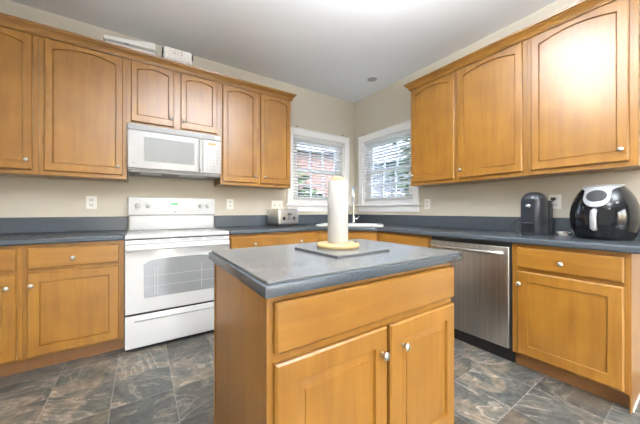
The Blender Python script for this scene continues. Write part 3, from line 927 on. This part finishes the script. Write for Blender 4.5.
def w_sil(z):
    lo = .211
    base_w = .064 * math.sqrt(max(0.0, 1 - ((min(z, .275) - .275) / (.275 - lo)) ** 2)) + .002
    if z > .315: base_w += .075 * ((z - .315) / .03) ** 2
    return base_w
zs = [.2112, .213, .216] + [z for z in [.205 + .14 * (k / 26) for k in range(27)] if z > .218]
pl = link('control_plate', patch(zs, w_sil, .003), SILVER, t, True)
w_scr = lambda z: .049 * math.sqrt(max(0.0, 1 - ((z - .283) / .038) ** 2)) + .001
link('screen', patch([.283 + .038 * sin(radians(a)) for a in range(-90, 91, 12)], w_scr, .0045), plain('dark_touch_screen', (.012, .013, .016), .6), pl, True)
bm = bmesh.new()
rm = rad(.213) + .0035
bw = patch([.223, .227], lambda z: .016, .0045, 6)
link('maker_mark', bw, MIDGREY, pl)
bk = link('basket_front', patch([.035 + (.19 - .035) * k / 14 for k in range(15)], lambda z: .135, .0012, 20), BLACKG, t, True)
bm = bmesh.new()
hp = [(0, -rad(.19) - .004, .190), (0, -rad(.18) - .022, .186), (0, -rad(.15) - .030, .150), (0, -rad(.11) - .030, .110), (0, -rad(.09) - .026, .078), (0, -rad(.075) - .004, .070)]
tube(bm, hp, [.013, .0160, .0160, .0160, .0160, .013], 12); link('handle', bm, SILVER, bk, True)
bm = bmesh.new(); tube(bm, [(.10, .12, .02), (.13, .15, .012), (.19, .15, .006), (.21, .10, .006)], .0045, 8); link('cord', bm, BLACK, t, True)

o = thing('stacked_trays', 'small dark stack of trays at the far right behind the air fryer', 'trays', (-.065, -3.03, CT + .0005))
for k in range(5):
    link('tray', B(-.04, .04, -.026, .026, k * .022, k * .022 + .016, .004), BLACKS, o)

# paper packets by the air fryer
for x, y, z, rz, lab in ((-.14, -2.560, .0, .35, 'white and red packet lying on the counter beside the air fryer'), (-.135, -2.562, .0135, -.5, 'white and red packet on top of another by the air fryer')):
    t = thing('snack_packet', lab, 'packet', (x, y, CT + .0005 + z), rz, 'paper packets by the air fryer')
    link('wrapper', B(-.034, .034, -.026, .026, 0, .013, .005), PACK, t)
    link('printed_band', B(-.012, .018, -.0263, .0263, .0005, .0133, .004), REDM, t)

# black flat utensil at the left counter
t = thing('spatula', 'black utensil lying flat at the left end of the counter', 'utensil', (-3.745, -.12, CT + .0008))
bm = bmesh.new(); box(bm, -.13, .02, -.02, .02, 0, .012, .004); link('blade', bm, BLACKS, t)
bm = bmesh.new(); tube(bm, [(.018, 0, .008), (.12, 0, .010), (.165, 0, .010)], [.009, .008, .004], 8); link('handle', bm, BLACKS, t, True)

# ------------------------------------------------------------------ things on top of the cabinets
t = thing('serving_dish', 'long white covered dish lying on top of the cabinets', 'dish', (-2.905, -.185, UZ1 + .001), radians(-2))
def rsec(x, hy, z0, z1, n=16):
    pts = []
    for i in range(n):
        a = 2 * pi * i / n
        pts.append((x, hy * (abs(cos(a)) ** .4) * (1 if cos(a) >= 0 else -1), (z0 + z1) / 2 + (z1 - z0) / 2 * (abs(sin(a)) ** .3) * (1 if sin(a) >= 0 else -1)))
    return pts
b = link('dish', loft(bmesh.new(), [rsec(x, hy, 0, z) for x, hy, z in ((-.175, .08, .115), (-.17, .09, .12), (0, .10, .120), (.195, .10, .126), (.205, .09, .122))]), LINEN, t, True)
link('lid', loft(bmesh.new(), [rsec(x, hy, z0, z1) for x, hy, z0, z1 in ((-.186, .06, .130, .160), (-.178, .085, .122, .166), (-.10, .10, .1225, .164), (0, .105, .122, .172), (.10, .105, .125, .190), (.19, .105, .128, .206), (.205, .09, .130, .200))]), LINEN, t, True)
bm = B(-.03, .0, -.112, -.100, .118, .126, .002); link('clasp', bm, MIDGREY, t)

t = thing('storage_basket', 'small basket with white lettered liner on top of the cabinets', 'basket', (-2.515, -.19, UZ1 + .001), radians(-2))
link('tray', B(-.125, .125, -.085, .085, 0, .095, .006), BROWN, t)
b = link('liner', B(-.122, .122, -.0885, .084, .096, .218, .016, 3), LINEN, t, True)
bm = bmesh.new()
for x0_, x1_, z0_, z1_ in ((-.030, -.025, .160, .196), (-.040, -.030, .160, .165), (-.004, .001, .160, .182), (-.004, .001, .188, .193), (.022, .038, .191, .196), (.022, .026, .178, .191), (.022, .038, .174, .178), (.034, .038, .163, .174), (.022, .034, .160, .164)):
    box(bm, x0_, x1_, -.0896, -.0884, z0_, z1_)
link('printed_marks', bm, REDM, b)
for sx in (-1, 1):
    bm = bmesh.new(); tube(bm, [(sx * .128, -.085, .14), (sx * .129, -.088, .185), (sx * .130, -.06, .212), (sx * .130, .06, .212), (sx * .129, .085, .185), (sx * .128, .085, .14)], .006, 8)
    link('side_handle', bm, BLACKS, t, True)

# ------------------------------------------------------------------ outlets
def plate(label, loc, rz, kind='outlet', wide=1):
    t = thing('electrical_outlet' if kind == 'outlet' else 'light_switch', label, 'outlet' if kind == 'outlet' else 'switch', loc, rz, 'wall plates')
    w = .039 if wide == 1 else .078
    p = link('plate', B(-w, w, -.007, -.001, -.06, .06, .003), CREAM if kind == 'outlet' else CREAM, t)
    for cx in ((0,) if wide == 1 else (-.036, .036)):
        if kind == 'outlet':
            for z in (-.024, .024):
                s = link('socket', B(cx - .016, cx + .016, -.009, -.0072, z - .014, z + .014, .003), WHITE2, p)
                bm = bmesh.new(); box(bm, cx - .008, cx - .005, -.0095, -.0091, z - .006, z + .006); box(bm, cx + .005, cx + .008, -.0095, -.0091, z - .006, z + .006)
                link('slots', bm, SOCKET, s)
        else:
            link('toggle', B(cx - .006, cx + .006, -.018, -.0072, -.012, .012, .002), WHITE2, p)
    return t
plate('cream wall outlet left of the range', (-3.198, 0, 1.183), 0)
plate('cream wall outlet right of the range', (-1.945, 0, 1.187), 0)
plate('double cream switch plate above the toaster', (-1.338, 0, 1.180), 0, 'switch', 2)
plate('cream wall outlet right of the corner window', (0, -1.305, 1.187), RB)
plate('cream wall outlet behind the coffee machine', (0, -2.478, 1.180), RB)

# plug and cord at the coffee machine outlet
t = thing('power_plug', 'black plug in the outlet behind the coffee machine', 'plug', (-.0098, -2.470, 1.204), RB)
link('plug_body', B(-.012, .012, -.035, 0, -.012, .012, .004), BLACK, t)

# ------------------------------------------------------------------ ceiling fittings
def added_bowl_lamp(label, x, y, zb, r, down, up):
    """added frosted bowl below the ceiling, throwing most of its fill light upwards"""
    t = thing('added_bowl_light', label, 'ceiling light', (x, y, CEIL), 0, 'added bowl lights')
    bm = lathe(bmesh.new(), [(.06, -.001), (.06, -.02), (.02, -.03)], 24); link('canopy', bm, NICKEL, t, True)
    bm = lathe(bmesh.new(), [(.006, -.03), (.006, zb - CEIL + .05)], 10); link('stem', bm, NICKEL, t, True)
    k = zb - CEIL
    bm = lathe(bmesh.new(), [(.02, k - .085), (r * .6, k - .065), (r * .9, k - .03), (r, k), (r - .012, k), (r * .88, k - .022), (r * .58, k - .053), (.02, k - .07)], 40)
    link('bowl', bm, LAMPM, t, True)
    area_light('bowl_fill_uplight', (0, 0, k + .012), (pi, 0, 0), r * 1.5, r * 1.5, up, LAMP_COLOR, t)
    area_light('bowl_fill_downlight', (0, 0, k - .09), (0, 0, 0), r * 1.5, r * 1.5, down, LAMP_COLOR, t)
    return t
t = thing('added_linear_light', 'added long linear light over the island', 'ceiling light', (LX, LY, CEIL))  # added lamp; its uplight makes the bright ceiling patch over the island
link('canopy', B(-.12, .12, -.04, .04, -.025, -.001, .004), NICKEL, t)
for xx in (-.5, .5):
    bm = bmesh.new(); tube(bm, [(xx * .2, 0, -.02), (xx, 0, -.29)], .003, 6); link('cable', bm, NICKEL, t)
link('housing', B(-.68, .68, -.14, .14, -.33, -.29, .01), TRIM, t)
link('diffuser', B(-.64, .64, -.12, .12, -.345, -.3305, .006, 3), LAMPM, t, True)
area_light('island_fill_downlight', (0, 0, -.35), (0, 0, 0), 1.22, .22, ISLAND_FILL_DOWN, LAMP_COLOR, t)
area_light('island_fill_uplight', (0, 0, -.285), (pi, 0, 0), 1.22, .26, ISLAND_FILL_UP, LAMP_COLOR, t)
for bx, lab in ((-1.2, 'added frosted bowl light behind the viewer, nearer the right wall'), (-3.0, 'added frosted bowl light behind the viewer, nearer the left wall')):
    added_bowl_lamp(lab, bx, -4.35, 2.25, .24, BACK_FILL_DOWN, BACK_FILL_UP)  # unseen bowl lights, added to brighten the ceiling and the room
t = thing('recessed_light', 'small recessed ceiling light above the sink corner', 'ceiling light', (-.328, -.72, CEIL))
bm = lathe(bmesh.new(), [(.062, -.0015), (.062, -.007), (.088, -.006), (.090, -.0015)], 32, cap=False); link('trim_ring', bm, TRIM, t, True)
bm = lathe(bmesh.new(), [(.061, -.001), (.061, -.004), (.03, -.003)], 32); link('baffle', bm, BAFFLE, t, True)

# ------------------------------------------------------------------ garden outside the windows
o = link('lawn', B(-14, 22, .2, 26, -.6, -.55), GRASS); tag(o, 'green lawn outside the windows', 'lawn', kind='structure')
o = link('lawn', B(.2, 22, -14, .2, -.6, -.55), GRASS); tag(o, 'green lawn outside the right window', 'lawn', kind='structure')
def tree(x, y, h, r, leaf, label, seed):
    rnd = random.Random(seed)
    t = thing('garden_tree', label, 'tree', (x, y, -.55), 0, 'garden trees')
    bm = bmesh.new(); tube(bm, [(0, 0, 0), (.03, .02, h * .35), (-.03, .03, h * .7)], [.12, .1, .05], 8); link('trunk', bm, BARK, t, True)
    bm = bmesh.new()
    for k in range(700):
        a = rnd.uniform(0, 2 * pi); c_ = rnd.uniform(-1, 1); q = r * rnd.uniform(.45, 1.0)
        px, py, pz = q * math.sqrt(1 - c_ * c_) * cos(a), q * math.sqrt(1 - c_ * c_) * sin(a), h * .62 + c_ * q * h * .22
        s = rnd.uniform(.10, .24); R = Matrix.Translation((px, py, pz)) @ Matrix.Rotation(rnd.uniform(0, 6), 4, 'Z') @ Matrix.Rotation(rnd.uniform(-1, 1), 4, 'X')
        vs = [bm.verts.new(R @ Vector(v)) for v in ((-s, 0, 0), (0, -s * .5, .02), (s, 0, 0), (0, s * .5, .02))]
        bm.faces.new(vs)
    link('foliage', bm, leaf, t)
tree(1.0, 5.2, 4.4, 1.1, LEAFG, 'green tree outside the back window, nearer the corner', 1)
tree(-.5, 7.2, 3.6, 1.2, LEAFR, 'russet tree outside the back window', 2)
tree(5.0, 1.6, 5.4, 1.5, LEAFG, 'green tree outside the right window', 3)
tree(7.0, 3.6, 5.0, 1.5, LEAFG, 'large green tree behind the others beyond the right window', 4)
tree(3.6, 7.6, 3.4, 1.0, LEAFG, 'bushy green tree far behind the corner', 5)
def house(x, y, rz, label, wallm, h):
    t = thing('neighbour_house', label, 'house', (x, y, -.55), rz, 'houses next door')
    b = link('wall', B(-4, 4, -2.5, 2.5, 0, h), wallm, t)
    bm = bmesh.new()
    loft(bm, [[(s * 4.3, -2.9, h), (s * 4.3, 2.9, h), (s * 4.3, 0, h + 2.0)] for s in (-1, 1)]); link('roof', bm, ROOFM, t)
    for xx in (-2.4, 0, 2.4):
        f = link('window', B(xx - .5, xx + .5, -2.56, -2.5, 1.2, 2.7), TRIM, t); link('pane', B(xx - .42, xx + .42, -2.575, -2.5605, 1.28, 2.62), DKGLASS, f)
house(3.2, 12.0, radians(-14), 'brick house beyond the back window', BRICK, 4.8)
house(12.5, 6.0, radians(-62), 'blue-grey house beyond the right window', SIDING, 4.4)
